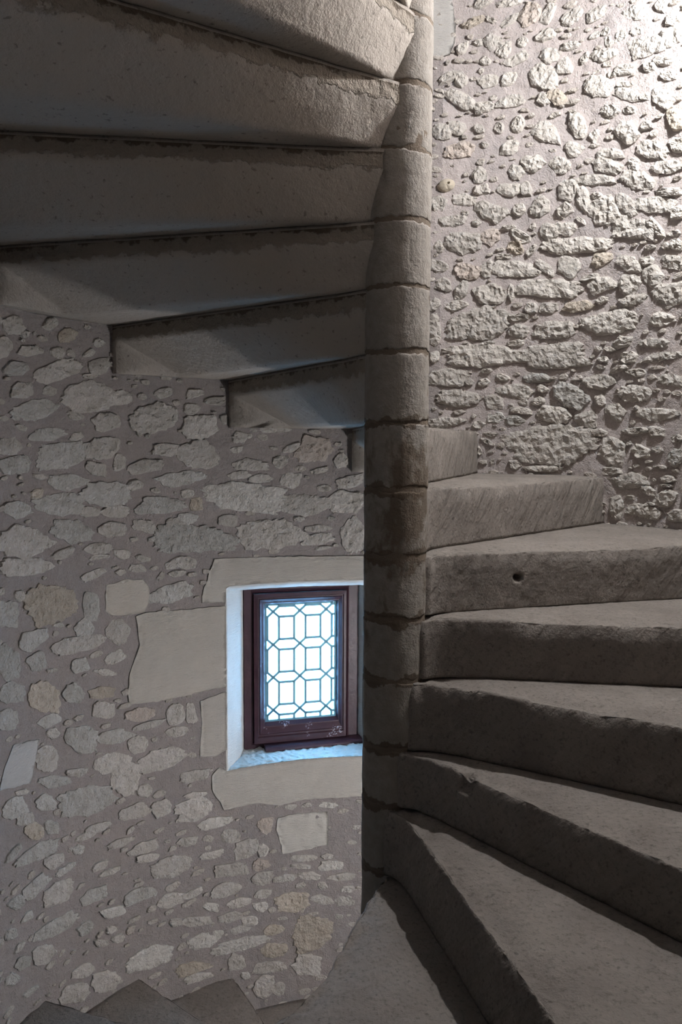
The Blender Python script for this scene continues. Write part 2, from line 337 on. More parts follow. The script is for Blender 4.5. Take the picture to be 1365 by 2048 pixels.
STONES_RIGHT = """1736 2732 -36 12 -6 -12 t;1668 2733 -6 9 -16 -11 .;1692 2802 -34 10 -7 -14 .;1595 2782 -45 3 -4 -15 .;1523 2724 -27 26 -25 -24 p;1456 2713 -16 24 -16 -12 .;1597 2715 -28 18 -9 -11 .;1663 2655 -14 22 -26 -18 .;1774 2645 -16 17 -13 -11 .;1710 2658 -15 6 -7 -12 .;1614 2620 -21 22 -19 -18 .;1548 2633 -18 7 -9 -16 .;1469 2638 -32 11 -9 -16 .;1562 2576 -39 14 -8 -16 .;1684 2585 -17 9 -9 -13 .;1701 2553 -6 10 -8 -6 .;1829 2595 -6 5 -4 -5 .;1444 2563 -33 -1 -6 -27 .;1463 2496 -54 -24 9 -34 .;1824 2541 -31 12 -7 -14 .;1778 2533 -17 13 -16 -20 .;1673 2513 -36 5 -7 -24 .;1596 2508 -26 14 -12 -18 .;1783 2458 -52 -28 12 -24 .;1693 2422 -37 2 -4 -18 .;1591 2425 -53 3 -5 -22 .;1653 2448 -12 3 -3 -8 .;1465 2414 -19 3 -8 -20 .;1413 2415 -13 20 -28 -21 t;1709 2398 -13 0 -1 -7 .;1787 2351 -33 -14 8 -22 .;1846 2342 -31 -2 0 -30 .;1704 2340 -21 -11 6 -13 .;1630 2334 -16 7 -10 -17 .;1557 2339 -15 25 -18 -13 .;1443 2288 -46 -24 14 -36 .;1761 2314 -11 -1 0 -7 .;1783 2267 -58 8 -7 -30 p;1587 2255 -29 13 -14 -24 .;1682 2279 -6 9 -10 -7 .;1367 2683 -30 12 -13 -20 .;1279 2667 -35 11 -11 -19 .;1135 2626 -43 -7 -5 -24 .;1042 2620 -14 11 -16 -17 .;1003 2559 -19 8 -12 -17 .;1239 2595 -16 8 -8 -11 .;1206 2606 -11 9 -7 -8 .;1280 2594 -20 6 -7 -12 .;1221 2561 -24 1 -7 -18 .;1182 2566 -20 5 -8 -15 .;1128 2563 -18 2 -6 -12 .;1091 2503 -65 -8 -9 -35 .;1004 2504 -33 -1 -11 -30 .;1028 2437 -34 -8 -2 -17 .;1076 2428 -23 -3 -4 -17 .;1010 2378 -23 -5 -2 -14 .;1371 2585 -31 3 -5 -14 .;1240 2517 -44 -1 -5 -18 .;1390 2514 -31 4 -10 -27 .;1315 2526 -11 17 -10 -8 .;1170 2450 -35 -3 -4 -18 .;1212 2441 -16 -2 -2 -11 .;1260 2413 -50 -25 9 -33 .;1165 2398 -27 -5 -1 -10 .;1145 2356 -47 -22 3 -16 .;1092 2335 -17 -10 4 -10 .;1023 2309 -36 -22 9 -22 .;975 2230 -28 1 -13 -33 t;1217 2320 -35 -5 -2 -19 .;1146 2307 -24 -4 -2 -12 .;1332 2293 -16 -43 24 -4 .;1270 2247 -8 21 -16 -9 .;1148 2227 -45 -22 9 -34 .;1083 2239 -22 -4 -2 -15 .;1058 2151 -56 -21 3 -27 .;961 2141 -30 -3 -6 -25 .;1344 2212 -35 -12 4 -25 .;1208 2173 -42 -9 -1 -16 .;1701 2167 -25 12 -17 -29 .;1560 2167 -34 -4 -1 -28 .;1495 2185 -47 -7 -1 -33 .;1757 2078 -44 -10 4 -22 .;1692 2111 -29 -2 0 -19 .;1587 2102 -48 -9 2 -22 .;1523 2099 -18 4 -9 -23 .;1855 2066 -27 -1 0 -28 .;1651 2025 -63 -14 4 -33 .;1550 2023 -20 -13 10 -17 .;1470 2026 -27 19 -23 -28 .;1804 1999 -52 2 -2 -21 .;1754 2029 -13 -8 5 -8 .;1709 1986 -19 2 -2 -12 .;1588 1962 -27 0 -1 -9 .;1493 1956 -12 -1 0 -12 .;1762 1917 -63 5 -7 -42 .;1656 1932 -38 -3 -1 -32 p;1851 1906 -19 -1 0 -21 .;1540 1925 -31 -17 8 -16 .;1554 1886 -25 -11 7 -19 t;1498 1866 -10 -9 17 -18 .;1428 1932 -36 -4 -1 -26 .;1603 1856 -27 -2 0 -11 .;1850 1833 -33 -1 0 -19 .;1666 1815 -13 37 -20 -8 .;1739 1806 -42 -9 5 -28 p;1558 1799 -84 -11 1 -28 .;1438 1796 -31 -28 12 -13 .;1830 1760 -31 4 -5 -27 .;1759 1736 -20 -12 19 -32 .;1648 1716 -59 -13 6 -37 .;1571 1715 -13 -1 -1 -28 .;1419 1720 -121 -4 -3 -33 .;1778 1677 -38 7 -4 -17 .;1868 1683 -19 -7 8 -22 .;1493 1654 -27 -2 -1 -22 .;1428 1651 -32 0 -2 -19 .;1332 1870 -120 -11 -2 -27 .;1395 2164 -31 -19 12 -24 .;1220 2131 -50 -23 6 -24 .;1124 2116 -19 6 -12 -20 .;1005 2081 -49 -8 -3 -20 .;1257 2089 -74 -13 -1 -18 .;1106 2060 -57 -12 -1 -29 .;1364 2073 -26 -18 18 -28 .;1303 2023 -23 2 -13 -45 .;1255 2033 -22 0 -3 -13 .;1228 1972 -44 17 -24 -42 .;1147 1984 -34 -37 20 -16 .;1037 1961 -71 -8 -4 -27 .;991 1995 -40 -6 -2 -15 .;1374 2001 -23 -16 13 -22 .;955 1918 -25 -1 -5 -22 .;1309 1954 -18 -16 6 -6 .;1368 1934 -43 -2 -3 -27 .;1124 1897 -70 -17 2 -36 .;1034 1885 -27 -29 11 -9 .;963 1854 -25 -1 -3 -12 .;953 1814 -24 -4 -1 -17 .;1055 1821 -21 1 -2 -8 .;1349 1796 -44 -16 9 -34 f;1232 1805 -38 1 -5 -23 t;1131 1776 -46 -22 8 -22 .;1064 1778 -24 -4 -1 -17 .;961 1756 -41 -16 5 -20 .;1275 1746 -31 3 -3 -11 .;1227 1714 -47 11 -10 -26 .;1124 1702 -39 -8 2 -34 .;1038 1724 -27 11 -20 -32 .;977 1656 -64 -8 -1 -32 .;1115 1647 -49 4 -4 -18 .;1227 1659 -23 4 -3 -11 .;1307 1645 -51 6 -4 -18 t;1706 1600 -114 4 -5 -56 .;1864 1585 -24 0 -1 -58 .;1540 1623 -42 1 -1 -13 .;1537 1570 -37 -2 -1 -26 .;1402 1568 -68 -1 -3 -32 .;1649 1531 -19 1 -1 -7 .;1550 1525 -33 1 -1 -11 .;1679 1483 -134 -8 1 -39 .;1865 1477 -22 0 0 -23 .;1397 1469 -122 -6 -1 -47 .;1814 1398 -73 -1 -1 -33 .;1726 1378 -14 0 0 -12 .;1669 1377 -23 2 -1 -13 .;1662 1421 -21 2 -1 -8 .;1595 1395 -24 -9 4 -13 .;1466 1389 -46 -1 0 -19 g;1440 1347 -22 -8 4 -12 .;1550 1342 -64 -10 3 -25 .;1766 1316 -71 -4 1 -29 .;1626 1299 -34 -16 10 -23 .;1560 1286 -10 0 0 -8 .;1512 1301 -17 0 0 -13 .;1460 1300 -29 3 -3 -15 .;1519 1265 -38 -8 3 -13 .;1820 1222 -67 0 0 -20 .;1706 1247 -10 0 0 -8 .;1685 1212 -24 0 0 -15 .;1621 1241 -31 0 0 -21 g;1547 1232 -35 -3 1 -19 g;1395 1248 -56 -15 7 -29 .;1636 1176 -25 -2 1 -10 .;1653 1147 -24 -14 5 -8 .;1680 1110 -8 0 0 -18 .;1630 1069 -7 -3 4 -13 .;1403 1135 -168 -8 2 -66 .;1543 1060 -22 -8 7 -20 .;1434 1045 -77 2 0 -11 .;1209 1577 -99 0 -5 -41 .;1003 1571 -48 -1 -3 -24 .;1111 1596 -19 -2 0 -12 .;1022 1491 -56 -5 -1 -15 .;1141 1504 -36 5 -4 -18 .;1234 1484 -13 -1 0 -10 .;1189 1481 -23 -2 0 -8 .;1119 1450 -30 -2 -1 -19 .;998 1441 -80 7 -4 -15 .;1213 1447 -19 -1 0 -11 .;1149 1409 -30 9 -3 -9 .;1087 1393 -37 -2 0 -12 .;1227 1368 -53 -5 1 -25 .;958 1360 -48 -10 3 -20 .;1084 1319 -54 -9 3 -30 .;1334 1318 -56 -27 17 -37 g;1221 1300 -18 -14 12 -14 .;1159 1256 -42 -1 -1 -38 .;1268 1232 -40 0 -1 -31 .;1001 1244 -73 -5 0 -24 .;1082 1265 -11 0 0 -11 .;1217 1180 -30 -3 1 -12 .;1082 1187 -43 2 -1 -12 .;1003 1186 -30 0 -1 -19 .;1160 1113 -49 1 -2 -51 .;1104 1144 -7 -6 6 -7 .;1062 1114 -32 -5 3 -21 .;1000 1119 -24 1 -1 -11 .;927 1160 -24 0 -1 -15 .;928 1094 -32 1 -1 -29 g;1175 1040 -36 1 0 -15 .;1166 1017 -17 1 0 -7 .;985 1060 -24 -1 0 -7 .;1094 1008 -61 13 -6 -28 .;951 1021 -26 1 -1 -14 .;961 996 -22 1 0 -6 .;963 951 -30 -14 17 -30 .;1028 975 -23 -11 7 -13 .;1017 930 -21 1 0 -7 .;1146 910 -29 2 -1 -38 .;1044 900 -57 -1 1 -23 .;920 895 -30 2 -1 -19 ."""
STONES_LEFT = """3569 1486 -38 9 -5 -21 .;3519 1471 -19 5 -2 -9 .;3347 1486 -34 11 -6 -19 t;3408 1514 -24 9 -7 -14 .;3612 1416 -30 3 1 -25 .;3497 1420 -47 5 1 -15 .;3382 1427 -23 2 1 -18 .;3254 1437 -21 8 -5 -12 .;3214 1474 -19 -7 8 -12 w;3561 1359 -49 2 2 -17 g;3388 1367 -83 23 -8 -26 .;3212 1397 -35 5 -2 -23 .;3250 1361 -31 2 0 -7 .;3536 1294 -43 5 -2 -21 .;3422 1300 -29 5 -3 -14 .;3262 1285 -93 11 -4 -45 .;3124 1293 -34 7 -4 -20 .;2954 1317 -33 4 -1 -16 .;3487 1238 -82 15 -6 -23 g;3315 1225 -33 -9 6 -13 .;3181 1210 -50 12 -8 -26 .;3004 1222 -86 8 -4 -44 .;3551 1184 -24 -1 1 -9 .;3431 1162 -72 3 -1 -19 g;3317 1158 -23 9 -8 -13 .;3603 1123 -46 0 1 -24 .;3575 1073 -60 4 -4 -24 g;3388 1096 -101 5 -3 -40 g;3202 1119 -58 13 -9 -30 .;2945 1111 -49 0 0 -18 .;3139 1070 -21 0 0 -23 .;3030 1054 -57 3 -2 -23 .;3235 1048 -43 -7 5 -22 .;3020 1161 -10 0 0 -7 .;2803 1200 -60 11 -7 -38 .;2741 1293 -38 4 -1 -13 .;2814 1092 -78 0 1 -49 .;2644 1156 -30 5 -4 -21 .;2605 1164 -9 0 0 -9 w;2659 1112 -28 5 -2 -11 .;2433 1118 -31 11 -5 -12 .;2344 1110 -73 0 0 -46 p;2234 1067 -30 -5 4 -26 .;2606 1054 -65 -1 0 -21 .;2482 1063 -29 8 -6 -21 .;2319 1029 -30 11 -4 -11 .;2881 1005 -94 5 -2 -22 g;2651 1012 -41 3 -1 -13 .;2561 999 -43 -1 0 -14 .;2437 986 -45 11 -8 -29 .;2198 984 -45 12 -6 -21 .;2865 947 -26 3 -3 -15 .;2641 925 -149 -9 2 -45 w;2824 908 -23 -1 0 -21 t;2380 891 -84 -1 0 -36 .;2213 902 -77 0 0 -36 .;2697 839 -37 -2 0 -21 .;2864 853 -37 -2 0 -19 g;2853 777 -161 -11 1 -47 g;2527 780 -125 -5 0 -54 .;2400 834 -22 -4 2 -10 .;2272 834 -14 0 0 -10 .;2327 796 -51 2 -1 -13 .;2329 750 -53 2 -1 -22 .;2304 717 -31 2 -1 -7 .;2180 772 -47 0 0 -59 .;2870 686 -35 0 -2 -21 .;2837 1263 -31 1 0 -17 .;2830 1320 -30 6 -3 -14 .;2504 1188 -51 0 0 -9 .;2707 1230 -11 6 -9 -15 .;3351 1010 -67 -3 1 -23 g;3193 961 -91 -11 4 -33 g;3074 986 -34 7 -5 -17 .;3398 937 -83 -2 -1 -33 g;3568 932 -50 -4 1 -25 g;3490 976 -25 9 -10 -14 t;2973 911 -87 0 -1 -28 g;3274 905 -40 0 -1 -15 .;3155 898 -52 -3 1 -23 .;3339 843 -74 -10 3 -30 g;3167 835 -48 -4 1 -23 .;3036 838 -43 -10 4 -19 .;3546 829 -98 -11 2 -42 .;3544 752 -100 -8 -2 -27 .;2914 839 -37 -2 0 -19 .;3375 774 -35 9 -7 -13 .;3227 774 -52 -3 -1 -17 .;3228 745 -35 1 -1 -8 .;3135 744 -29 -7 3 -14 .;3046 721 -27 -5 1 -12 .;3074 687 -35 -4 0 -13 .;3259 686 -42 10 -7 -13 .;3141 680 -19 -2 0 -9 .;2916 688 -31 2 -3 -19 .;2910 650 -33 -1 -1 -11 .;2972 649 -13 8 -7 -8 .;3445 619 -101 -11 -5 -65 t;3266 580 -30 -5 1 -43 g;2936 579 -74 1 -4 -32 g;3638 623 -48 -15 11 -35 g;3574 667 -20 -3 1 -17 .;3160 472 -46 -1 -7 -38 .;3302 510 -32 9 -15 -25 g;3514 517 -48 10 -17 -26 g;3331 458 -92 -4 -6 -26 .;3408 541 -21 -4 0 -8 .;3641 473 -49 -7 -10 -48 g;3508 444 -29 5 -17 -27 g;3322 382 -34 2 -8 -21 g;3171 379 -37 7 -9 -18 w;3439 396 -21 -2 -1 -7 .;3219 339 -42 -13 1 -10 .;3627 374 -53 -9 -6 -31 g;3485 322 -59 -17 2 -46 t;3353 291 -39 -8 -2 -30 g;3227 267 -46 -5 -4 -20 t;3224 204 -38 -10 1 -32 .;3458 236 -46 -1 -8 -20 g;3648 300 -39 -3 -13 -32 g;3063 149 -57 -9 -2 -23 p;3323 131 -60 -19 1 -43 g;3181 93 -67 -7 -5 -23 g;3446 187 -27 -1 -6 -16 .;3473 111 -42 -12 -3 -38 .;3084 38 -37 5 -12 -27 .;2924 114 -33 -2 -6 -38 .;2854 105 -19 -1 -6 -38 .;2921 47 -42 -6 -1 -16 .;3034 100 -57 0 -3 -12 .;3192 6 -61 -10 -5 -30 .;2979 -47 -100 -10 -6 -38 .;3447 23 -59 -18 -1 -19 g;3140 -67 -63 -10 -9 -54 .;3309 -91 -98 -19 -11 -53 g;3344 19 -39 -8 -3 -15 .;2847 -145 -54 -2 -4 -20 .;3056 -144 -26 0 -7 -20 .;3100 -210 -59 -1 -10 -28 .;2982 -234 -39 -2 -7 -29 .;2844 -268 -64 -4 -7 -35 .;3624 11 -47 -8 -13 -33 g;3483 -34 -33 1 -15 -26 g;3576 -47 -36 -6 -9 -22 .;3588 44 -27 -9 -1 -8 .;2839 -221 -46 -4 -2 -12 .;3533 -106 -34 -6 -11 -30 t;3461 -126 -27 -11 1 -20 g;3262 -210 -48 0 -7 -16 .;3311 -221 -34 -1 -5 -12 .;3522 -178 -78 -6 -13 -25 g;3635 -131 -30 10 -12 -13 g;3160 -305 -48 -2 -5 -14 .;3341 -257 -23 -3 -6 -18 g;3456 -243 -35 2 -13 -22 .;3408 -297 -40 1 -6 -11 g;3255 -352 -34 -1 -6 -14 .;3544 -290 -52 7 -19 -26 g;3628 -296 -25 1 -16 -22 g;3438 -365 -54 2 -20 -33 .;3279 -447 -54 -4 -12 -29 g;3080 -536 -59 -5 -8 -25 g;3200 -550 -45 -13 -4 -20 w;2943 -479 -65 -3 -11 -36 .;2945 -608 -52 -6 -6 -23 .;3455 -476 -79 -5 -14 -25 g;3322 -547 -27 -1 -12 -23 g;3580 -368 -21 6 -12 -14 g;3658 -381 -22 0 -13 -19 g;3620 -447 -21 8 -9 -10 .;3507 -537 -42 -7 -16 -32 .;3609 -508 -27 2 -16 -22 g;3208 -612 -25 -7 -3 -14 .;3256 -639 -26 -10 -2 -14 .;3179 -659 -23 -4 -5 -15 .;3039 -793 -99 -9 -15 -42 w;3335 -698 -46 -12 -8 -23 .;3239 -792 -50 -8 -16 -40 .;3377 -755 -57 -13 -15 -37 .;3662 -528 -22 3 -17 -22 g;3571 -624 -29 -4 -6 -11 g;2931 -706 -25 -6 -2 -15 .;3060 -364 -57 -2 -8 -23 .;3049 -404 -40 -5 -4 -14 .;3208 -394 -39 -4 -4 -11 .;2849 -299 -56 -4 -5 -23 .;2760 -352 -67 -5 -3 -19 w;2542 -409 -27 0 -5 -30 p;2282 -358 -34 -2 0 -11 w;2438 -348 -23 -3 0 -11 .;2373 -350 -25 0 -1 -10 .;2873 -396 -38 2 -6 -19 .;2692 -426 -38 -9 0 -23 .;2627 -491 -49 2 -8 -30 .;2557 -514 -21 -4 0 -23 .;2774 -481 -47 -1 -3 -13 .;2691 -565 -59 -7 -3 -23 .;2565 -571 -33 -1 -4 -22 p;2385 -575 -53 -5 0 -12 .;2284 -578 -25 -2 0 -12 .;2267 -618 -44 0 -2 -19 w;2400 -608 -36 -5 0 -10 .;2462 -648 -42 -1 -2 -15 .;2364 -656 -38 -5 0 -14 .;2218 -672 -50 1 -1 -14 .;2553 -633 -38 6 -8 -24 .;2719 -641 -56 -1 -6 -26 .;2396 -690 -18 2 -3 -11 .;2305 -704 -19 -2 0 -14 .;2560 -698 -37 2 -4 -16 .;2201 -727 -29 1 -1 -14 .;2660 -712 -44 -4 -3 -17 .;2780 -694 -29 -14 3 -14 w;2430 -757 -60 -10 0 -39 t;2566 -752 -27 -1 -3 -20 .;2302 -767 -46 -13 3 -17 .;2209 -779 -40 -2 0 -22 .;2859 -615 -37 4 -5 -13 .;2845 -732 -62 -13 -2 -17 .;2695 -761 -41 -8 -2 -19 .;2613 -802 -30 -2 -3 -18 .;2353 -908 -79 -11 0 -70 t;2509 -863 -36 -4 -2 -22 t;2803 -823 -62 2 -11 -31 w;2657 -891 -100 -2 -6 -24 w;2656 -825 -40 -4 -3 -15 .;2515 -950 -49 -11 0 -28 t;2668 -962 -32 -7 -3 -33 .;2524 -1022 -55 -3 -4 -22 .;2632 -1030 -19 -6 0 -13 w;2856 -919 -66 -12 -5 -24 t;2841 -967 -60 -13 -2 -15 .;2550 -1103 -37 -10 0 -39 .;2490 -1124 -24 -5 0 -24 .;2368 -1042 -51 -8 0 -42 .;2236 -841 -15 -1 0 -11 ."""
PEBBLE = "1828 2137 -33 10 -9 -23 ."
BLOCKS = {
  'lintel': [(2.7502, 0.6934), (2.5647, 0.6879), (2.3185, 0.6826), (2.0434, 0.6823), (2.0424, 0.5715), (2.1953, 0.574), (2.4004, 0.5797), (2.5651, 0.5823), (2.7036, 0.5729), (2.704, 0.5199), (2.8036, 0.5279), (2.7968, 0.5775), (2.7798, 0.6242)],
  'jamb_big': [(3.0815, 0.5133), (3.0226, 0.5212), (2.8558, 0.5107), (2.7041, 0.5061), (2.7053, 0.3522), (2.7066, 0.187), (2.8177, 0.1809), (2.9651, 0.178), (3.1174, 0.1953), (3.1207, 0.2421), (3.1063, 0.3217), (3.08, 0.3717), (3.0667, 0.4062), (3.074, 0.4627)],
  'jamb_low': [(2.816, 0.1472), (2.7655, 0.1583), (2.7068, 0.1651), (2.7056, 0.0524), (2.7065, -0.0687), (2.7572, -0.0831), (2.8205, -0.0737), (2.8156, -0.0072), (2.8107, 0.0514)],
  'sill': [(2.7706, -0.1608), (2.7408, -0.1329), (2.705, -0.1543), (2.5471, -0.1611), (2.4002, -0.1563), (2.1458, -0.1378), (2.036, -0.1275), (2.0342, -0.32), (2.2323, -0.3291), (2.4001, -0.3255), (2.4844, -0.3378), (2.5687, -0.3118), (2.7232, -0.3117), (2.7378, -0.2757), (2.769, -0.2178)],
  'square': [(3.2007, 0.6437), (3.1144, 0.6503), (3.0518, 0.6463), (3.0231, 0.6117), (3.0218, 0.5655), (3.0435, 0.5223), (3.1275, 0.5241), (3.1864, 0.5318), (3.2092, 0.5533), (3.2057, 0.6092)],
  'parallelogram': [(3.6225, 0.2094), (3.5705, 0.2008), (3.5059, 0.1869), (3.5286, 0.119), (3.5512, 0.0586), (3.6214, 0.0753), (3.6905, 0.0911), (3.6691, 0.148)],
  'tooled': [(2.4908, -0.3876), (2.4001, -0.3808), (2.2845, -0.3857), (2.28, -0.4635), (2.284, -0.5279), (2.3789, -0.5396), (2.472, -0.5435), (2.4846, -0.4818), (2.5015, -0.4367)],
}
rng = np.random.default_rng(5)
for rec in STONES_RIGHT.split(';'): stone(wall_right, 'R', rec, .0045, .0080, rng)
for rec in STONES_LEFT.split(';'): stone(wall_left, 'L', rec, .0016, .0034, rng)

def pebble():
    *v, fl = PEBBLE.split(); u, z, ax, az, bx, bz = (int(q)/1000 for q in v)
    n, m = 36, 16; V = []; F = []
    for k in range(m+1):
        s = 1-k/m; hh = .024*math.sqrt(max(0, 1-s*s))-.004
        for i in range(n if k < m else 1):
            t = 2*math.pi*i/n; x, y = s*math.cos(t), s*math.sin(t)
            d = math.hypot(x-.30, y+.05); h = hh-.022*math.exp(-(d/.13)**4)
            h -= .006*math.exp(-((x-.05)/.10)**2)*max(0, y+.2)
            V.append(wp(np.array(u+ax*x+bx*y), np.array(z+az*x+bz*y), h))
    for k in range(m-1):
        for i in range(n): F.append((k*n+i, k*n+(i+1) % n, (k+1)*n+(i+1) % n, (k+1)*n+i))
    for i in range(n): F.append(((m-1)*n+i, (m-1)*n+(i+1) % n, m*n))
    o = link('stone', mesh(V, F), M_ASHLAR, wall_right); o.color = (.47, .42, .35, 1); o['label'] = 'smooth beige pebble with a small round hole'
    OCC['R'].append((u, z, abs(ax)+abs(bx), abs(az)+abs(bz)))
pebble()

def dense(poly, d=.012):
    out = []
    for a, b in zip(poly, poly[1:]+poly[:1]):
        n = max(1, int(math.dist(a, b)/d))
        for i in range(n): out.append((a[0]+(b[0]-a[0])*i/n, a[1]+(b[1]-a[1])*i/n))
    return out
def block(name, poly, proud, tint, rough=.0012, ragged=.003, label=None, wall=None):
    rr = np.random.default_rng(abs(hash(name)) % 1000 if False else len(name)*7)
    P = np.array(dense(poly))
    nz = fbm(np.column_stack([P, 0*P[:, 0]]), 45, 3, len(name))
    edge_open = (np.abs(P[:, 0]-OPEN_L*R) < .004) | ((P[:, 0] < OPEN_L*R) & (np.minimum(abs(P[:, 1]-OPEN_T), abs(P[:, 1]-OPEN_B)) < .02))
    ctr = P.mean(0); D = (P-ctr)/np.linalg.norm(P-ctr, axis=1)[:, None]
    P = P+D*(nz*ragged*2*~edge_open)[:, None]
    for i in np.nonzero(edge_open)[0]:
        if P[i, 0] < OPEN_L*R-.006:
            P[i, 1] = OPEN_T if P[i, 1] > .2 else OPEN_B
        else: P[i, 0] = OPEN_L*R+.0005
    pl = [tuple(p) for p in P]
    lo, hi = P.min(0), P.max(0); I = []
    st = .014
    for x in np.arange(lo[0], hi[0], st):
        for y in np.arange(lo[1], hi[1], st):
            q = (x+rr.uniform(-.3, .3)*st, y+rr.uniform(-.3, .3)*st)
            if inside(*q, pl) and np.min(np.hypot(P[:, 0]-q[0], P[:, 1]-q[1])) > .006: I.append(q)
    n = len(pl)
    vs, es, fs, *_ = delaunay_2d_cdt([Vector(p) for p in pl+I], [(i, (i+1) % n) for i in range(n)], [], 1, 1e-6)
    W = np.array([tuple(v) for v in vs]); d = np.array([np.min(np.hypot(P[:, 0]-a, P[:, 1]-b)) for a, b in W])
    h = proud*(1-np.exp(-d/.004))+rough*fbm(np.column_stack([W, 0*W[:, 0]]), 30, 3, 2)*np.clip(d/.01, 0, 1)
    V = wp(W[:, 0], W[:, 1], h+.0005); F = [tuple(f) for f in fs]
    k = len(V); V = np.concatenate([V, wp(P[:, 0], P[:, 1], np.full(n, -.012))])
    idx = [int(np.argmin(np.hypot(W[:, 0]-a, W[:, 1]-b))) for a, b in pl]
    for i in range(n): F.append((idx[i], idx[(i+1) % n], k+(i+1) % n, k+i))
    o = link('ashlar_block', mesh(V, F), M_ASHLAR, wall or wall_left); o.color = (*tint, 1)
    if label: o['label'] = label
    OCC['L'].append((*((lo+hi)/2), *((hi-lo)/2*1.0)))
    return o
BT = (0.486, 0.463, 0.429)
block('lintel', BLOCKS['lintel'], .004, BT, label='pale dressed lintel above the window')
block('jamb_big', BLOCKS['jamb_big'], .004, (0.484, 0.459, 0.422), label='large pale dressed block beside the window')
block('jamb_low', BLOCKS['jamb_low'], .004, (0.478, 0.454, 0.424), label='small dressed block low beside the window')
block('sill_block', BLOCKS['sill'], .004, (0.489, 0.469, 0.440), label='pale dressed block under the window sill')
block('square', BLOCKS['square'], .004, (0.510, 0.478, 0.435), label='squarish cream block left of the window')
block('slanted', BLOCKS['parallelogram'], .003, (0.496, 0.496, 0.502), label='grey slanted block low on the wall')
block('tooled_stone', BLOCKS['tooled'], .004, (0.537, 0.520, 0.492), rough=.006, label='block with combed tool marks')
block('plastered', [(1.9204, 2.8848), (1.8255, 2.8776), (1.8007, 2.748), (1.8032, 2.666), (1.8216, 2.6255), (1.8748, 2.611), (1.9169, 2.6133)], .004, (.44, .43, .42), label='smooth pale block high beside the newel', wall=wall_right)
OCC['L'].append((AW*R-.04, .21, .44, .42))

def filler(parent, key, a0, a1, z0, z1, n, smin, smax, proud, rough, seed, keep=None):
    """small rubble between and beyond the stones picked out one by one: one mesh"""
    g = np.random.default_rng(seed); O = np.array(OCC[key]); Vs = []; Fs = []; k = 0; new = []
    for _ in range(n):
        u, z = g.uniform(a0*R, a1*R), g.uniform(z0, z1)
        s = g.uniform(smin, smax); ra = s*g.uniform(1.0, 1.9); rb = s*g.uniform(.55, .9)
        if keep and not keep(u, z): continue
        m = .006
        if np.any((np.abs(O[:, 0]-u) < O[:, 2]*.88+ra*.9+m) & (np.abs(O[:, 1]-z) < O[:, 3]*.88+rb*.9+m)): continue
        O = np.concatenate([O, [[u, z, ra, rb]]])
        V, F = rock_arrays(g, u, z, (ra, g.uniform(-.15, .15)*ra), (0, rb), proud*g.uniform(.5, 1.3), rough, 11, .6)
        Vs.append(V); Fs += [tuple(i+k for i in f) for f in F]; k += len(V)
    OCC[key] = [tuple(r) for r in O]
    o = link('rubble_filling', mesh(np.concatenate(Vs), Fs), M_RUBBLE, parent, smooth=False); o['kind'] = 'stuff'; o.color = (.46, .43, .405, 1)
    return o
def in_view(u, z):
    p = wp(np.array(u), np.array(z)); d = p-np.array(CAM)
    fw = np.array([math.sin(YAW)*math.cos(PITCH), math.cos(YAW)*math.cos(PITCH), math.sin(PITCH)]); rt = np.array([math.cos(YAW), -math.sin(YAW), 0]); up = np.cross(rt, fw)
    zc = d@fw; return zc > .1 and abs(d@rt/zc*FPX) < 700 and abs(d@up/zc*FPX) < 1040
out_view = lambda u, z: not in_view(u, z)
filler(wall_left, 'L', rad(89), rad(240), -1.95, 3.5, 4500, .020, .048, .001, .0040, 21, out_view)
filler(wall_right, 'R', rad(-60), rad(88), -1.95, 3.5, 4500, .020, .048, .005, .007, 22, out_view)
filler(wall_left, 'L', rad(89), rad(180), -1.3, 1.6, 2600, .006, .018, .0006, .0024, 23, in_view)
filler(wall_right, 'R', rad(20), rad(88), .6, 2.8, 5000, .005, .016, .003, .004, 24, in_view)

# ------------------------------------------------------------------ window opening
CW = np.array([WX, WY, 0]); NW = np.array([math.cos(AW), math.sin(AW), 0]); LW = np.array([-math.sin(AW), math.cos(AW), 0])
def wpt(s, w_, z): return CW+NW*w_+LW*s+np.array([0, 0, z])
def wface(s): return math.sqrt(R*R-s*s)
def sheet(name, rows, mat, parent, amp=.0015, label=None, tint=(.66, .65, .63), freq=40):
    V = np.array([p for r in rows for p in r]); n = len(rows[0]); Q = np.array([(i*n+j, i*n+j+1, (i+1)*n+j+1, (i+1)*n+j) for i in range(len(rows)-1) for j in range(n-1)])
    V = V+vnormals(V, Q)*(amp*fbm(V, freq, 3, 4))[:, None]
    o = link(name, mesh(V, Q), mat, parent); o.color = (*tint, 1)
    if label: o['label'] = label
    return o
def lerp_path(pts, n):
    pts = [np.array(p, float) for p in pts]; L = [0]
    for a, b in zip(pts, pts[1:]): L.append(L[-1]+np.linalg.norm(b-a))
    out = []
    for q in np.unique(np.concatenate([np.linspace(0, L[-1], n), L])):
        i = min(max(np.searchsorted(L, q)-1, 0), len(pts)-2); f = (q-L[i])/(L[i+1]-L[i]); out.append(pts[i]*(1-f)+pts[i+1]*f)
    return out
zs = np.linspace(OPEN_B-.01, OPEN_T+.005, 50)
sheet('jamb_reveal', [[wpt(s, w_, z) for z in zs] for s, w_ in lerp_path([(.325, wface(.325)+.012), (.3015, wface(.3007)-.0015), (.238, 1.295), (.229, 1.31), (.192, 1.42)], 16)], M_ASHLAR, wall_left)
sheet('jamb_reveal', [[wpt(s, w_, z) for z in zs] for s, w_ in lerp_path([(-.415, wface(.415)+.012), (-.391, wface(.39)-.0015), (-.326, 1.295), (-.317, 1.31), (-.281, 1.42)], 16)], M_ASHLAR, wall_left)
ss = np.linspace(-.395, .305, 60)
